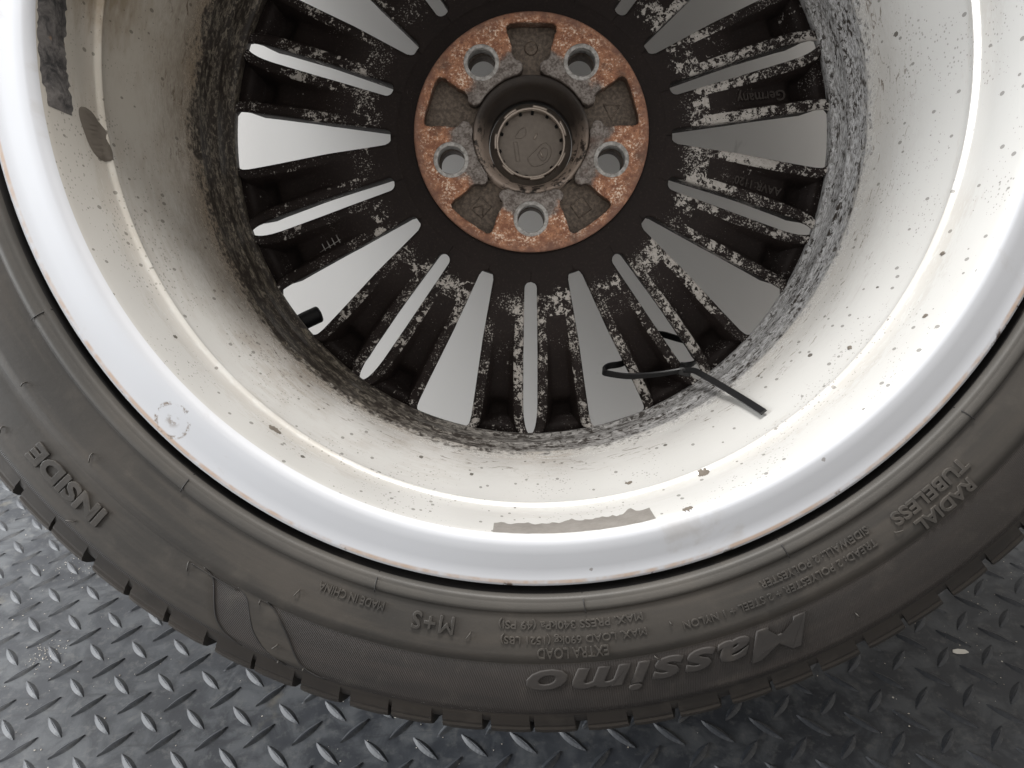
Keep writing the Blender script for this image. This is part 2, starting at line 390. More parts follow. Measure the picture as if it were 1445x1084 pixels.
def spoke_mesh(name, sgn):
    rows = [80, 87, 92, 94, 94.6, 95.4, 96.4, 97.5, 98, 98.8, 100, 101.7, 104, 108, 113, 118, 122, 126, 130, 135, 140, 146, 152, 159, 166, 173, 179, 182, 183.5, 185, 187, 191, 195, 198, 200, 201.5, 202.5, 203.3, 204.2, 205.5, 208.5, 213.5]
    nd, wd = Vector((0, -1)), Vector((math.cos(R(-72)), math.sin(R(-72))))
    npp, wp = Vector((1, 0)), Vector((math.sin(R(-72)), -math.cos(R(-72))))
    V = []; F = []; mi = []; K = None
    for p in rows:
        A = nd * p + npp * h_slot(p); B = wd * p + wp * h_win(p)
        W = (B - A).length; d = (B - A) / W
        sb = smooth_tab(p, S_BACK); dp = smooth_tab(p, POCK, 2.2)
        rib = min(7.2, W * .24); sl = 1.0 + dp * .13
        th = lerp_tab(p, [(80, 28), (150, 22), (192, 24), (200, 9), (214, 9)])
        pts = [(2.6, -th, 0), (1.6, -th * .55, 0), (.0, -2.4, 0), (.25, -.9, 0), (1.1, -.1, 1), (rib * .55, .25, 1), (rib - .9, -.12, 1), (rib - .1, -.9 if dp > .9 else -dp*.5, 2), (rib + sl, -dp * .86, 2), (rib + sl + 1.8, -dp, 2)]
        def flat(pp, e):
            return [((.25 * e + .02) if i_ == 3 else a_, (b_ if i_ < 2 else (b_ * e - (1 - e) * (.0 if i_ > 2 else .4))), m_) for i_, (a_, b_, m_) in enumerate(pp)]
        eL = min(1, max(0, (p - 96.5) / 5)); eR = min(1, max(0, (p - 93) / 5))
        pR = flat(pts, eR); pts = flat(pts, eL)
        full = pts + [(W / 2, -dp * 1.03, 2)] + [(W - a, b, m) for a, b, m in reversed(pR)]
        K = len(full)
        for a, b, m in full:
            q = A + d * a
            V.append((q.x * sgn * MM, q.y * MM, (sb + b) * MM))
    segm = [0, 0, 1, 1, 1, 1, 1, 2, 2, 2, 2, 2, 2, 1, 1, 1, 1, 1, 0, 0, 0]
    n = len(rows)
    for i in range(n - 1):
        for j in range(K):
            j2 = (j + 1) % K
            F.append((i * K + j, (i + 1) * K + j, (i + 1) * K + j2, i * K + j2))
            mi.append(segm[j] if not (rows[i] < 122 and segm[j] == 2) else 1)
    F.append(tuple(range(K))); F.append(tuple((n - 1) * K + j for j in reversed(range(K)))); mi += [0, 0]
    me = bpy.data.meshes.new(name); me.from_pydata(V, [], F)
    for m in ('soot', 'rib', 'pocket'): me.materials.append(M[m])
    me.polygons.foreach_set('material_index', mi); me.polygons.foreach_set('use_smooth', [True] * len(F))
    bm = bmesh.new(); bm.from_mesh(me); bmesh.ops.recalc_face_normals(bm, faces=bm.faces); bm.to_mesh(me); bm.free()
    return me
me_a, me_b = spoke_mesh('spoke', 1), spoke_mesh('spoke_mirrored', -1)
for i in range(10):
    for me in (me_a, me_b):
        o = link('spoke', me, rim); o.rotation_euler.z = R(36 * i)

# ---- hub: body, mounting face with five bolt holes and five recesses, bore and centre cap
bolts = [R(-90 + 72 * i) for i in range(5)]
holes = [circ(56 * math.cos(a), 56 * math.sin(a), 8.8, 40) for a in bolts]
plate2d('hub_body', [circ(0, 0, 82, 120), circ(0, 0, 33.5, 72)] + holes, -25, -11.5, .6, M['recess'], rim)
revolve('hub_collar', [(77.2, -4.6), (80, -5.0), (83, -5.9), (86, -6.5), (89.5, -7.05), (95, -8.9), (95, -30), (79, -30), (77.2, -20)], M['disc'], rim, n=128)
def flower():
    out = []
    for kx in range(5):
        b = R(90 + 72 * kx); e = (math.cos(b), math.sin(b)); t = (-e[1], e[0])
        half = [(37.2, 12.5), (38.6, 8.6), (41.5, 6.0), (44.5, 5.8), (46.6, 7.6), (47.6, 10.4), (50.5, 12.2), (56, 13.2), (62, 15.0), (65.4, 16.3), (68.0, 16.4), (69.8, 15.2), (70.6, 12.8), (71.2, 6)]
        half = catmull(half, 3)
        lp = [(r, -w) for r, w in half] + [(r, w) for r, w in reversed(half)]
        out += [(e[0] * r + t[0] * w, e[1] * r + t[1] * w) for r, w in lp]
        a0 = b + math.atan2(12.5, 37.2); a1 = b + R(72) - math.atan2(12.5, 37.2)
        for q in range(1, 8):
            a = a0 + (a1 - a0) * q / 8; out.append((39.2 * math.cos(a), 39.2 * math.sin(a)))
    return [(x + random.uniform(-.28, .28), y + random.uniform(-.28, .28)) for x, y in out]
plate2d('mounting_face', [circ(0, 0, 78, 140), flower()] + [circ(56 * math.cos(a), 56 * math.sin(a), 9.2, 40) for a in bolts], -11.4, 0, 1.3, M['rust'], rim)
def ring_local(name, prof, mat, cxy, parent, n=40):
    V = []; F = []; kk = len(prof)
    for i in range(n):
        a = 2 * math.pi * i / n
        for r, s in prof: V.append(((cxy[0] + r * math.cos(a)) * MM, (cxy[1] + r * math.sin(a)) * MM, s * MM))
    for i in range(n):
        for j in range(kk): F.append((i * kk + j, ((i + 1) % n) * kk + j, ((i + 1) % n) * kk + (j + 1) % kk, i * kk + (j + 1) % kk))
    return mesh_obj(name, V, F, mat, parent)
for a in bolts:
    ring_local('bolt_hole_ring', [(9.0, -9), (9.0, -.4), (9.1, .1), (9.4, .35), (9.8, .4), (11.2, .4), (11.6, .3), (11.8, -.1), (11.8, -1.2), (9.6, -9)], M['bare'], (56 * math.cos(a), 56 * math.sin(a)), rim)
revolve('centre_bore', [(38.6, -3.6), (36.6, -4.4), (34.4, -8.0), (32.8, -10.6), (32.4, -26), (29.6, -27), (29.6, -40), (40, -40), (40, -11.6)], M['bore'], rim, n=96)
cap = revolve('centre_cap', [(0, -34.4), (8, -34.3), (16, -34.4), (21.8, -34.8), (28.8, -36), (28.8, -39), (0, -39)], M['cap'], rim, n=72)
revolve('cap_ring', [(23.0, -27.6), (24.0, -27.4), (24.3, -28.2), (24.3, -35.4), (22.7, -35.4), (22.7, -28.2)], M['capring'], cap, n=72)
for i in range(14):
    a = 2 * math.pi * i / 14 + .1 + .06 * math.sin(i * 3)
    revolve('cap_clip', [(20.6 + (i % 3) * .4, -34.6), (22.6, -31.0), (22.7, -34.9)], M['rubber'], cap, n=3, a0=a, a1=a + .09, smooth=False)
for i in range(7):
    a = 2 * math.pi * i / 7 + .2
    revolve('cap_tab', [(24.2, -26.7), (25.6, -26.9), (25.6, -29.2), (24.2, -29.2)], M['capring'], cap, n=8, a0=a, a1=a + .42)
# raised outlines and two slots moulded in the cap
def loop_tube(name, pts, s, rad, mat, parent):
    return tube(name, [(x * MM, y * MM, s * MM) for x, y in pts], rad * MM, mat, parent, 5, closed=True)
loop_tube('cap_rib', catmull([(-11, 5), (-8, 10), (-4, 12), (-3.5, 7), (-7, 4.6), (-11, 5)], 3)[:-1], -34.2, .32, M['cap'], cap)
loop_tube('cap_rib', catmull([(-2, -9), (4, -3), (10, 1.6), (14.5, -3), (12, -11), (3, -15), (-1, -12), (-2, -9)], 3)[:-1], -34.2, .34, M['cap'], cap)
loop_tube('cap_rib', catmull([(5, -6.5), (9, -1.8), (12, -4.5), (10, -10.5), (7, -10), (5, -6.5)], 3)[:-1], -34.2, .3, M['cap'], cap)
loop_tube('cap_rib', [(-12, 2), (-9.6, 2.2), (-7.4, -11), (-10, -11.6)], -34.2, .28, M['cap'], cap)
for (x, y, a) in ((3.6, 6.0, R(66)), (7.6, -6.6, R(-66))):
    dx, dy = math.cos(a), math.sin(a)
    tube('cap_slot', [((x - 2.2 * dx) * MM, (y - 2.2 * dy) * MM, -.0339), ((x + 2.2 * dx) * MM, (y + 2.2 * dy) * MM, -.0339)], .0006, M['capring'], cap, 6)
# symbols cast in the recesses: disc, triangle, square, lozenge
def in_recess(kx, pts): 
    b = R(90 + 72 * kx - 90); c, s_ = math.cos(b), math.sin(b)
    return [(x * c - (y + 58) * s_, x * s_ + (y + 58) * c) for x, y in pts]
FL = -11.2
d0 = in_recess(0, [(0, 0)])[0]
ring_local('cast_mark', [(.05, FL), (.05, FL + .9), (3.6, FL + .9), (4.4, FL + .5), (4.6, FL - .3)], M['recess'], d0, rim, 24)
loop_tube('cast_mark', in_recess(4, [(-5, -5), (6, -3), (-1, 5)]), FL, .5, M['recess'], rim)
loop_tube('cast_mark', in_recess(3, [(-5, -5), (5, -5), (5, 5), (-5, 5)]), FL, .5, M['recess'], rim)
loop_tube('cast_mark', in_recess(2, [(-5.5, -4.5), (4.5, -5.5), (5.5, 4.5), (-4.5, 5.5)]), FL, .45, M['recess'], rim)
tube('cast_mark', [(x * MM, y * MM, FL * MM) for x, y in in_recess(2, [(-4, 3.6), (0, -2), (4, 3.2)])], .00045, M['recess'], rim, 5)

# ---- writing cast in the spoke pockets (baseline runs towards the hub)
def spoke_text(txt, size, r, ang, off, h=.75):
    me = text_mesh(txt, size, depth=.5, weight=.10)
    zt = max(v.co.z for v in me.vertices); a = R(ang)
    for v in me.vertices:
        rr = r - v.co.x / MM; w = off - v.co.y / MM
        sf = smooth_tab(rr, S_BACK) - smooth_tab(rr, POCK, 2.2) * 1.02
        v.co = Vector(((rr * math.cos(a) - w * math.sin(a)) * MM, (rr * math.sin(a) + w * math.cos(a)) * MM, (sf + (h if v.co.z > 0 else -.6)) * MM))
    me.materials.append(M['cast'])
    link('cast_lettering', me, rim)
spoke_text('Germany', 10.0, 160.5, 10.4, 3.2)
spoke_text('AAVR 1120', 7.6, 160, -11.2, 2.6)
for q in range(4):
    a = R(-153.0); r = 150 + q * 4.2
    s = smooth_tab(r, S_BACK) - smooth_tab(r, POCK) + .2
    cxx, cyy = r * math.cos(a), r * math.sin(a); tx, ty = -math.sin(a), math.cos(a)
    tube('cast_lettering', [((cxx + tx * w) * MM, (cyy + ty * w) * MM, s * MM) for w in (-4.2, 4.2)], .0004, M['bare'], rim, 5)
tube('cast_lettering', [(r * math.cos(R(-153)) * MM, r * math.sin(R(-153)) * MM, (smooth_tab(r, S_BACK) - smooth_tab(r, POCK) + .3) * MM) for r in (149, 154, 160, 167)], .0003, M['bare'], rim, 5)

# ---- valve stem seen through a window
va = R(-143.2)
vp = [pol(214, va, -36), pol(206, va + .004, -37), pol(197, va + .012, -40), pol(193.5, va + .016, -41)]
tube('valve_stem', catmull(vp, 5), lambda t: .0062 if t < .72 else .0062 * math.sqrt(max(.02, 1 - ((t - .72) / .285) ** 2)), M['rubber'], rim, 14)

# ---- residue of old balance weights: ragged patches lying on the barrel
def patch(name, poly_as, mat, parent, lift=.5, jag=.0, nu=46, nv=8):
    """poly_as(u) -> (ang_deg, s_low, s_high); a thin raised patch over the barrel surface"""
    V = []; F = []
    for i in range(nu + 1):
        an, lo, hi = poly_as(i / nu)
        for j in range(nv + 1):
            s = lo + (hi - lo) * j / nv
            ed = min(1.0, 4 * min(i, nu - i) / nu * 3, 3 * min(j, nv - j) / nv)
            V.append(pol(barrel_r(s) - .08 - lift * ed * (.7 + .6 * random.random()), R(an), s))
    for i in range(nu):
        for j in range(nv):
            q = i * (nv + 1) + j; F.append((q, q + nv + 1, q + nv + 2, q + 1))
    return mesh_obj(name, V, F, mat, parent)
rnd = [random.random() for _ in range(400)]
def jg(u, kx, amp): 
    p = u * 37 + kx * 50; i = int(p); f = p - i
    return amp * (rnd[i % 400] * (1 - f) + rnd[(i + 1) % 400] * f - .5)
o = patch('adhesive_strip', lambda u: (-95.0 + 19.8 * u, 147 - 4.5 * math.sin(u * 3) * u + jg(u, 1, 5) + (0 if u < .84 else -3) - (6 * max(0, 1 - abs(u - .88) * 40)) - (2.5 * max(0, 1 - abs(u - .5) * 50)), 161.6 + jg(u, 2, .7)), M['glue'], rim)
o['label'] = 'grey strip of old weight adhesive low on the barrel'
o = patch('adhesive_strip', lambda u: (170.5 + 16.2 * u, 143 - 2 * u + jg(u, 3, 3.0), 161.5 + jg(u, 4, 1.6) - (2.5 if u > .86 else 0)), M['glue_dark'], rim, .8)
o['label'] = 'black ragged strip of old weight adhesive with a rusty patch'
o = patch('adhesive_pad', lambda u: (-175.2 + 6.4 * u, 121.0 - 8 * u + 8.5 * (1 - math.sqrt(max(0, 1 - (2 * u - 1) ** 4))), 138.5 - 8 * u - 8.5 * (1 - math.sqrt(max(0, 1 - (2 * u - 1) ** 4)))), M['pad'], rim, .7)
o['label'] = 'oval brown smear of adhesive below the black strip'
for an, s, da, ds in ((-66.3, 120.5, 1.6, 5), (-126.4, 130, 1.9, 6.5), (-76, 99.5, 1.1, 3.5), (-71.2, 161, 1.3, 4.5), (-39, 101, .7, 4), (-24, 128, .6, 4), (-33, 145, .6, 4), (-113, 112, .6, 3)):
    patch('adhesive_fleck', lambda u, an=an, s=s, da=da, ds=ds: (an + da * (u - .5), s - ds / 2 * math.sin(math.pi * min(.97, max(.03, u))) ** .5 + jg(u, an, 1.2), s + ds / 2 * math.sin(math.pi * min(.97, max(.03, u))) ** .5 + jg(u, an + 3, 1.2)), M['pad'], rim, .5, nu=12, nv=5)

# ------------------------------------------------------------------ tyre
def mk_tyre_mats(ref):
    T = {}
    def rubber(name, hatch, tint):
        g = NT(name); v = g.coord(ref); x, y, z = g.xyz(v); r = rad_of(g, v)
        big = g.noise(v, 12, 5, .6); med = g.noise(v, 60, 5, .6); fine = g.noise(v, 500, 4, .65)
        ang = g.math('ARCTAN2', y, x)
        pv = g.n('CombineXYZ'); g.l(g.math('MULTIPLY', ang, 1.2), pv.inputs[0]); g.l(g.math('MULTIPLY', r, 60), pv.inputs[1])
        streak = g.noise(pv.outputs[0], 2.2, 5, .6)
        c = g.mix(g.ramp(big, .35, .66), tint[0], tint[1])
        c = g.mix(g.math('MULTIPLY', g.ramp(streak, .42, .68), .55), c, tint[2])
        dust = g.math('MULTIPLY', g.ramp(med, .52, .74), .30)
        c = g.mix(dust, c, (.075, .065, .054))
        d1 = g.vor(v, 95); c1 = g.xyz(g.vor(v, 95, 'Color'))[0]
        c = g.mix(g.math('MULTIPLY', g.math('LESS_THAN', d1, g.ramp(c1, .86, 1, 0, .07)), .7), c, (.34, .31, .26))
        h = g.math('ADD', g.math('MULTIPLY', fine, .5), g.math('MULTIPLY', med, .6))
        nb = g.bump(h, .22, .0006)
        if hatch:
            w = g.math('SINE', g.math('ADD', g.math('MULTIPLY', ang, 2300), g.math('MULTIPLY', r, 1500)))
            nb = g.bump(w, .32, .00035, nb)
        return g.out(c, g.ramp(streak, .3, .7, .52, .66), 0, nb, .42)
    T['side'] = rubber('tyre_sidewall', False, ((.027, .0245, .0218), (.041, .0360, .0308), (.057, .0485, .0400)))
    T['bead'] = rubber('tyre_bead', False, ((.044, .041, .037), (.058, .053, .047), (.068, .062, .054)))
    T['hatch'] = rubber('tyre_fine_ribbed', True, ((.019, .0163, .0148), (.027, .0228, .0202), (.034, .0272, .0235)))
    T['tread'] = rubber('tyre_tread', False, ((.019, .0162, .0140), (.030, .0248, .0205), (.042, .0335, .0262)))
    T['letter'] = rubber('tyre_raised_letter', False, ((.021, .0186, .0172), (.028, .0245, .0225), (.034, .029, .0262)))
    T['dark'] = rubber('tyre_groove', False, ((.012, .0112, .0112), (.017, .0155, .0150), (.020, .018, .017)))  # for moulded lines and vents, and the painted shade of the rim gap
    return T
side_prof = [(236, 138), (247, 144), (250.4, 149), (252.3, 156), (253.0, 161.6), (253.6, 164.2), (254.6, 165.6), (255.6, 165.5), (256.2, 165.9), (258.3, 166.5), (259.9, 166.5), (260.6, 165.9), (261.1, 165.2), (262.0, 165.2), (264.5, 165.8), (272, 167.0), (280, 167.6), (284.4, 167.5), (285.0, 166.7), (285.6, 166.8), (290, 167.0), (296, 166.7), (303, 166.0), (308.0, 165.2), (310.6, 164.7), (311.2, 163.6), (311.8, 163.5), (314, 162.4), (317, 160.2), (319.6, 156.4), (321.5, 150), (322.6, 138)]
SC = 52.0
mir = [(r, 2 * SC - s) for r, s in reversed(side_prof[:-1])]
tread_line = [(323, 122), (327.6, 121), (329.4, 119), (330, 90), (329.6, 87), (323, 86), (323, 78), (329.8, 77), (330.4, 75), (330.4, 55), (330.2, 48), (323, 47), (323, 39), (330, 38), (330.2, 36), (329.5, -8), (328.6, -30), (325.6, -47)]
inner = [(250, -30), (312, -38), (316, 52), (312, 140), (250, 134)]
tp = side_prof + tread_line + [(322, -53)] + mir[2:] + inner
def side_mat(r, s):
    if r < 253.1: return 4  # clean rubber under the lip; the gap's deep shade is put into its colour
    if r < 260.5: return 1
    if r < 285.4: return 0
    if r < 312: return 2
    return 3
tsm = []
for j in range(len(tp)):
    r0 = (tp[j][0] + tp[(j + 1) % len(tp)][0]) / 2
    tsm.append(side_mat(r0, 0) if j < len(side_prof) - 1 else 3)
tyre = revolve('tyre', tp, bpy.data.materials.new('tmp2'), None, n=320, closed=True, seg_mat=tsm)
tyre.data.materials.clear()
T = mk_tyre_mats(tyre)
for kx in ('side', 'bead', 'hatch', 'tread', 'dark'): tyre.data.materials.append(T[kx])
tyre.data.polygons.foreach_set('material_index', tsm * 320)
def side_s(r): return lerp_tab(r, [q for q in side_prof if q[0] > 252])

# plain (unribbed) arc of the outer sidewall: covers the fine ribbing left of the slanted edges
def side_patch(name, edges, mat, lift, n=40, m=16):
    """edges(v)->(ang0,ang1) for v in 0..1 over radius; a skin lying on the sidewall"""
    r0, r1 = edges[2], edges[3]; V = []; F = []
    for i in range(m + 1):
        r = r0 + (r1 - r0) * i / m
        a0, a1 = edges[0](r), edges[1](r)
        for j in range(n + 1):
            a = a0 + (a1 - a0) * j / n
            ed = 0 if i in (0, m) or j in (0, n) else 1
            V.append(pol(r, R(a), side_s(r) + lift * ed - .05 * (1 - ed)))
    for i in range(m):
        for j in range(n):
            q = i * (n + 1) + j; F.append((q, q + 1, q + n + 2, q + n + 1))
    return mesh_obj(name, V, F, mat, parent=tyre)
LA = [(284.6, -122.9), (287.5, -121.6), (296, -120.6), (303, -119.8), (308, -118.7), (310.5, -117.4), (311, -116.6)]
LB = [(284.6, -119.2), (287.6, -118.0), (296, -116.9), (301, -116.2), (306.5, -114.9), (309.5, -113.6), (311, -112.4)]
LC = [(284.6, -116.2), (288, -114.9), (296, -113.2), (304, -111.9), (308.5, -110.9), (310.5, -109.6), (311, -108.6)]
side_patch('smooth_panel', (lambda r: lerp_tab(r, LB), lambda r: lerp_tab(r, LC), 284.4, 311.0), T['side'], .32)
side_patch('smooth_panel', (lambda r: -186.0, lambda r: lerp_tab(r, LA), 284.4, 311.0), T['side'], .32, n=120)
for tab in (LA, LB, LC):
    tube('moulded_line', [pol(r, R(a), side_s(r) + .12) for r, a in catmull(tab, 4)], .00038, T['dark'], tyre, 6)
tube('moulded_line', [pol(286.4 - .0 * i, R(-124.1 + 4.9 * i / 20), side_s(286) + .25) for i in range(21)], .0003, T['dark'], tyre, 6)
tube('moulded_line', [pol(285.4, R(-116.9 + 1.2 * i / 6), side_s(286) + .2) for i in range(7)], .0003, T['dark'], tyre, 6)

# raised lettering bent round the sidewall
def tyre_text(txt, size, r_base, a_start, a_end, mat, shear=0., weight=0., h=.55, bevel=.12, spacing=1.0):
    me = text_mesh(txt, size, shear, weight, depth=.8, bevel=bevel, spacing=spacing)
    xs = [v.co.x for v in me.vertices]; w0, w1 = min(xs), max(xs)
    zt = max(v.co.z for v in me.vertices); zb = -zt
    a0, a1 = R(a_start), R(a_end)
    for v in me.vertices:
        t = (v.co.x - w0) / (w1 - w0)
        a = a0 + (a1 - a0) * t
        r = r_base + v.co.y / MM
        up = (v.co.z - zb) / (zt - zb)
        v.co = Vector(pol(r, a, side_s(r) - .5 + (h + .5) * up))
    me.materials.append(mat)
    o = link('raised_lettering', me, tyre); o['label'] = 'raised rubber lettering'
    return o
tyre_text('INSIDE', 12.8, 291.6, -133.0, -141.9, T['side'], h=1.25, weight=.42, bevel=.25)
tyre_text('MADE IN CHINA', 5.6, 265.4, -105.3, -112.2, T['side'], h=.8, bevel=.1)
tyre_text('M+S', 11.4, 265.6, -98.0, -102.3, T['side'], h=1.1, weight=.0, bevel=.3, spacing=1.15)
tyre_text('MAX. PRESS 340kPa (49 PSI)', 5.0, 264.8, -79.0, -93.6, T['side'], h=.75, bevel=.1)
tyre_text('MAX. LOAD 690kg (1521 LBS)', 5.0, 271.8, -78.9, -93.3, T['side'], h=.75, bevel=.1)
tyre_text('EXTRA LOAD', 7.2, 277.2, -82.8, -89.7, T['side'], h=.8, bevel=.12)
tyre_text('Massimo', 19.5, 288.4, -64.0, -90.7, T['letter'], shear=.28, weight=.18, h=1.1, bevel=.55, spacing=1.12)
tyre_text('TREAD: 2 POLYESTER + 2 STEEL + 1 NYLON', 5.0, 273.0, -55.0, -75.3, T['side'], h=.75, bevel=.1)
tyre_text('SIDEWALL: 2 POLYESTER', 5.0, 266.3, -55.0, -66.9, T['side'], h=.75, bevel=.1)
tyre_text('TUBELESS', 8.6, 268.6, -43.6, -52.6, T['side'], h=1.0, weight=.15, bevel=.15)
tyre_text('RADIAL', 8.6, 277.6, -44.6, -51.2, T['side'], h=1.0, weight=.15, bevel=.15)

# mould vents: thin radial ribs over the bead and rubber hairs
for a in (-152.1, -129.3, -106.9, -84.9, -63.3, -40.3, -18, 3):
    tube('mould_vent', [pol(r, R(a + (r - 251) * .02), side_s(r) + .15) for r in (253, 255, 257, 259)] + [pol(260.6, R(a + .2), 166.6), pol(261.6, R(a + .25), 166.4)], .00028, T['dark'], tyre, 6)
for r, a, ln, tw in ((276, -137.9, 4.2, .5), (306, -134.7, 4.2, -.9), (272.7, -113.8, 3.6, -.3), (271.3, -96.3, 3.8, -.5), (271.5, -76.5, 1.8, .4), (276, -53.1, 4.0, 1.2), (286.2, -124.4, 4.6, .4), (302, -113.7, 3.2, -.5), (286.3, -78.6, 3.0, .8), (301, -145, 3.2, .6), (285.6, -116.8, 1.6, .3), (309, -110.8, .9, .2), (310, -113.1, .9, .2), (279, -147, 2.4, .2), (300, -60, 2.0, .2)):
    s0 = side_s(r)
    dr, da = ln * math.cos(tw), ln * math.sin(tw) / r
    tube('vent_hair', catmull([pol(r, R(a), s0 - .2), pol(r + dr * .12, R(a) + da * .1, s0 + 1.1), pol(r + dr * .55, R(a) + da * .6, s0 + 1.5), pol(r + dr, R(a) + da, s0 + 1.0)], 3), .00033, T['side'], tyre, 5)

# shoulder tread blocks
NB = 86
blk = [(311.4, 163.2), (313, 163.0), (318.4, 161.4), (320.2, 160.0), (321.6, 160.0), (324.4, 157.4), (326.8, 152.4), (328.6, 144), (329.4, 126), (328.6, 124.6), (320, 124), (316, 140), (311.6, 158)]
def block_mesh(w, tw):
    nA = 5; kk = len(blk); V = []; F = []
    for i in range(nA + 1):
        u = i / nA
        for j, (r, s) in enumerate(blk):
            e = .0006 if i in (0, nA) else 0
            a = (u - .5) * w + tw * (160 - s) / 36
            V.append(pol(r - (.35 if i in (0, nA) and j > 3 else 0), a, s))
    for i in range(nA):
        for j in range(kk): F.append((i * kk + j, (i + 1) * kk + j, (i + 1) * kk + (j + 1) % kk, i * kk + (j + 1) % kk))
    F.append(tuple(range(kk))); F.append(tuple(nA * kk + j for j in reversed(range(kk))))
    me = bpy.data.meshes.new('tread_block'); me.from_pydata(V, [], F); me.materials.append(T['tread'])
    bm = bmesh.new(); bm.from_mesh(me); bmesh.ops.recalc_face_normals(bm, faces=bm.faces); bm.to_mesh(me); bm.free()
    for p in me.polygons: p.use_smooth = False
    return me
pitch = 2 * math.pi / NB
bms = [block_mesh(pitch - g_, .02) for g_ in (.0125, .0140, .0115)]
for i in range(NB):
    o = link('tread_block', bms[(i * 7) % 3], tyre); o.rotation_euler.z = pitch * i + .004 * math.sin(i * 2.3)

# ------------------------------------------------------------------ stand the wheel up
low = min((WM @ v.co).z for v in tyre.data.vertices)
far = max((WM @ v.co).y for v in tyre.data.vertices)
base = Vector((hub_w.x, min((( WM @ v.co).z, (WM @ v.co).y) for v in tyre.data.vertices)[1], low))
print('tyre low %.5f far %.5f' % (low, far), base)
wheel.location = base
Winv = Matrix.Translation(-base)
for o in (rim, tyre):
    o.parent = wheel
    o.matrix_parent_inverse = Matrix.Identity(4)
    o.matrix_local = Winv @ WM

# ------------------------------------------------------------------ cable tie round one spoke
g = NT('black_nylon'); tie_m = g.out((.010, .010, .011), .32, 0)
tie = bpy.data.objects.new('cable_tie', None); col.objects.link(tie)
tie['label'] = 'black nylon cable tie looped round a spoke, loose tail lying towards the silver barrel'
tie['category'] = 'cable tie'
tie.matrix_world = WM @ Matrix.Translation((106 * MM, -158 * MM, -10 * MM))
TO = Vector((106, -158, -10))
def tl(p): return (Vector(p) - TO) * MM
loop = [(105.6, -157.7, -8), (88.8, -160.7, -9), (69.4, -162.3, -10), (55.9, -160.9, -12), (50.9, -159.3, -16), (55.0, -156.1, -22), (66.9, -154.0, -28), (81.3, -144.8, -40), (92.5, -134.0, -47), (109.2, -137.2, -48), (120, -141.0, -48), (125, -148.5, -44), (119, -154.5, -36), (110, -155.5, -24), (105, -155.2, -15), (106.5, -156.8, -10)]
lp = catmull(loop, 6)
tube('strap', [tl(p) for p in lp], 0, tie_m, tie, 4, flat=(.0024, .0006, lambda t: Vector((.05, .75, 1)).lerp(Vector((.0, 1, .1)), math.sin(math.pi * min(1, t * 1.1)) * .6)))
tail = catmull([(106, -157.8, -7.0), (110.6, -157.6, 0), (114.5, -160.0, 10), (119.6, -164.9, 40), (124.5, -170.1, 70), (127.7, -174.2, 95)], 6)
tube('tail', [tl(p) for p in tail], 0, tie_m, tie, 4, flat=(.0020, .0007, lambda t: Vector((1, .9, -.2))))
bmh = bmesh.new(); bmesh.ops.create_cube(bmh, size=1.0)
bmesh.ops.scale(bmh, vec=(.0085, .0060, .0052), verts=bmh.verts)
bmesh.ops.bevel(bmh, geom=bmh.edges[:], offset=.0008, segments=2, affect='EDGES')
meh = bpy.data.meshes.new('locking_head'); bmh.to_mesh(meh); bmh.free(); meh.materials.append(tie_m)
oh = link('locking_head', meh, tie); oh.location = tl((106.5, -158.4, -8.2)); oh.rotation_euler = (R(20), R(-18), R(-12))

# ------------------------------------------------------------------ floor mat, wall
def floor_mat():
    g = NT('rubber_chequer_mat'); v = g.coord(None)
    big = g.noise(v, 5, 5, .6); med = g.noise(v, 38, 6, .65, .5); fine = g.noise(v, 320, 4, .65)
    c = g.mix(g.ramp(big, .36, .64), (.017, .0195, .0245), (.032, .0355, .042))
    c = g.mix(g.math('MULTIPLY', g.ramp(med, .42, .64), .70), c, (.076, .081, .087))
    c = g.mix(g.math('MULTIPLY', g.ramp(g.noise(v, 120, 4, .7), .50, .70), .45), c, (.105, .106, .104))
    c = g.mix(g.math('MULTIPLY', g.ramp(g.noise(g.coord(None, (1, 9, 1)), 14, 4, .6), .58, .68), .5), c, (.014, .015, .018))
    c = g.mix(g.math('MULTIPLY', g.ramp(g.noise(v, 26, 4, .6), .63, .75), .55), c, (.095, .085, .065))
    d = g.vor(v, 120); cr = g.xyz(g.vor(v, 120, 'Color'))[0]
    c = g.mix(g.math('LESS_THAN', d, g.ramp(cr, .86, 1, 0, .09)), c, (.42, .40, .36))
    return g.out(c, g.ramp(med, .3, .7, .48, .64), 0, g.bump(g.math('ADD', g.math('MULTIPLY', fine, .6), med), .25, .0007), .42)
fm = floor_mat()
floor = mesh_obj('floor', [(-4, -3, 0), (4, -3, 0), (4, .64, 0), (-4, .64, 0)], [(0, 1, 2, 3)], fm, smooth=False)
floor['kind'] = 'structure'
BL, BW, BH = .0119, .0034, .0015
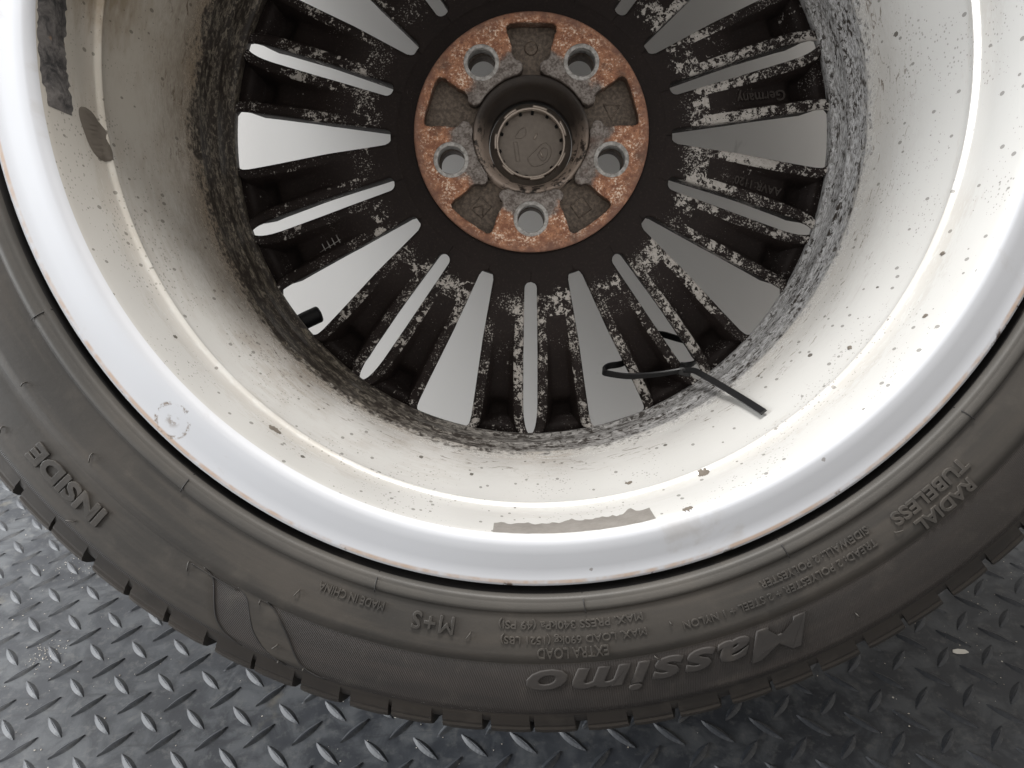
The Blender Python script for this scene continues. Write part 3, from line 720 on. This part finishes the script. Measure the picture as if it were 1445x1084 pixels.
def bar_mesh():
    V = []; F = []; n = 9
    # lens-shaped raised bar with two sloping flanks and a soft ridge
    for lv, (kz, kw, kl) in enumerate(((-.25, 1.0, 1.0), (.80, .30, .90), (1.0, .10, .86))):
        for sgn in (1, -1):
            for i in range(n):
                t = -1 + 2 * i / (n - 1) if sgn == 1 else 1 - 2 * i / (n - 1)
                V.append((t * BL * kl, sgn * BW * kw * (1 - t * t) ** .9, BH * kz * (1 if lv == 0 else (1 - .35 * t * t))))
    m = 2 * n
    for lv in range(2):
        for i in range(m): F.append((lv * m + i, lv * m + (i + 1) % m, (lv + 1) * m + (i + 1) % m, (lv + 1) * m + i))
    F.append(tuple(2 * m + i for i in range(m)))
    me = bpy.data.meshes.new('tread_bar'); me.from_pydata(V, [], F); me.materials.append(fm)
    bm = bmesh.new(); bm.from_mesh(me); bmesh.ops.remove_doubles(bm, verts=bm.verts, dist=1e-6); bmesh.ops.recalc_face_normals(bm, faces=bm.faces); bm.to_mesh(me); bm.free()
    return me
bar_me = bar_mesh()
KS = CAM_H / .380
PE = .027438 * KS; TH = .01545; OX, OY = -.3615 * KS, .3973 * KS
CI = cam.matrix_world.inverted()
def to_px(p):
    q = CI @ Vector(p)
    if q.z > -.02: return None
    return 722.5 + 1050 * q.x / -q.z, 542 - 1050 * q.y / -q.z
ring_px = [to_px(WM @ Vector(pol(326, 2 * math.pi * i / 240, 155))) for i in range(240)]
def inside(p, poly):
    c = False
    for i in range(len(poly)):
        (x1, y1), (x2, y2) = poly[i - 1], poly[i]
        if (y1 > p[1]) != (y2 > p[1]) and p[0] < (x2 - x1) * (p[1] - y1) / (y2 - y1) + x1: c = not c
    return c
restV = []; restF = []; nbar = 0
ct, st = math.cos(TH), math.sin(TH)
for i in range(-24, 40):
    for j in range(-32, 30):
        for kd in (0, 1):
            u = i + .5 * kd; w = j + .5 * kd
            x = OX + PE * (u * ct + w * st); y = OY + PE * (u * st - w * ct)
            if not (-.62 < x < .66 and .10 < y < .622): continue
            ang = TH + (R(135) if kd == 0 else R(45))
            q = to_px((x, y, 0))
            vis = q and -30 < q[0] < 1475 and 0 < q[1] < 1115 and not inside(q, ring_px)
            if vis and nbar < 300:
                o = link('tread_bar', bar_me, floor); o.location = (x, y, 0); o.rotation_euler.z = ang; nbar += 1
            else:
                mt = Matrix.Translation((x, y, 0)) @ Matrix.Rotation(ang, 4, 'Z'); b0 = len(restV)
                restV += [tuple(mt @ v.co) for v in bar_me.vertices]
                restF += [tuple(b0 + a for a in p.vertices) for p in bar_me.polygons]
o = mesh_obj('tread_bars', restV, restF, fm, floor); o['kind'] = 'stuff'
print('bars', nbar)

g = NT('wall_paint'); v = g.coord(None); n1 = g.noise(v, 3, 4); n2 = g.noise(v, 420, 3); sm = g.noise(v, 16, 6, .7, 1.2)
wc = g.mix(n1, (.77, .742, .705), (.81, .787, .757))
wc = g.mix(g.math('MULTIPLY', g.ramp(sm, .66, .78), .35), wc, (.26, .24, .21))
wall_m = g.out(wc, .62, 0, g.bump(n2, .1, .0005))
WB = .628                                              # foot of the wall; it leans back and just touches the tyre
TW = max(((WM @ v.co).y - WB) / (WM @ v.co).z for v in tyre.data.vertices if (WM @ v.co).z > .2) + .001
def wp_(x, z, d=0): return (x, WB + TW * z + d, z)
wall = mesh_obj('wall', [wp_(-4, -.05), wp_(4, -.05), wp_(4, 2.4), wp_(-4, 2.4), wp_(-4, -.05, .1), wp_(4, -.05, .1), wp_(4, 2.4, .1), wp_(-4, 2.4, .1)],
    [(0, 1, 2, 3), (5, 4, 7, 6), (3, 2, 6, 7), (1, 5, 6, 2), (4, 0, 3, 7), (0, 4, 5, 1)], wall_m, smooth=False)
print('wall tilt', TW)
wall['kind'] = 'structure'

# ------------------------------------------------------------------ litter on the mat
g = NT('pale_grit'); v = g.coord(None); gm = g.out(g.mix(g.noise(v, 200, 3), (.30, .25, .19), (.62, .60, .56)), .8)
gV = []; gF = []
def pebble(x, y, r):
    b0 = len(gV); z = r * .55
    for dx, dy, dz in ((1, 0, 0), (-1, 0, 0), (0, 1, 0), (0, -1, 0), (0, 0, 1), (0, 0, -.6)):
        kk = .6 + .7 * random.random(); gV.append((x + dx * r * kk, y + dy * r * kk, z + dz * r * .7 * kk))
    for f in ((0, 2, 4), (2, 1, 4), (1, 3, 4), (3, 0, 4), (2, 0, 5), (1, 2, 5), (3, 1, 5), (0, 3, 5)): gF.append(tuple(b0 + q for q in f))
for _ in range(900):
    x = random.uniform(-.5, .55); y = random.uniform(.2, .62)
    pebble(x, y, random.choice((.0002, .0003, .0003, .0004, .0005, .0007)) )
for cx0, cy0, n, sp in ((-.340, .374, 90, .007), (-.36, .47, 60, .012), (-.315, .466, 30, .008), (.335, .41, 50, .02), (.30, .353, 12, .006)):
    for _ in range(n): pebble(random.gauss(cx0, sp), random.gauss(cy0, sp), random.uniform(.0002, .0006))
grit = mesh_obj('grit', gV, gF, gm, smooth=False)
grit['kind'] = 'stuff'; grit['label'] = 'pale sand and grit scattered on the mat'; grit['category'] = 'grit'

g = NT('white_flake'); chip_m = g.out((.62, .60, .55), .7)
def chip(name, loc, sx, sy, rz, label):
    pts = [(-1, -.35), (-.55, -.6), (.3, -.5), (1, -.15), (.7, .4), (-.2, .55), (-.9, .3)]
    V = [(x * sx, y * sy, 0) for x, y in pts] + [(x * sx * .92, y * sy * .92, .0007 + .0003 * x) for x, y in pts]
    n = len(pts)
    F = [tuple(range(n, 2 * n)), tuple(reversed(range(n)))] + [(i, (i + 1) % n, n + (i + 1) % n, n + i) for i in range(n)]
    o = mesh_obj(name, V, F, chip_m, smooth=False)
    o.location = loc; o.rotation_euler.z = rz
    o['label'] = label; o['category'] = 'paint chip'
chip('paint_chip', (.2938, .3425, .0003), .0052, .0036, -.15, 'small flat white paint chip lying between the mat bars beside the tyre')
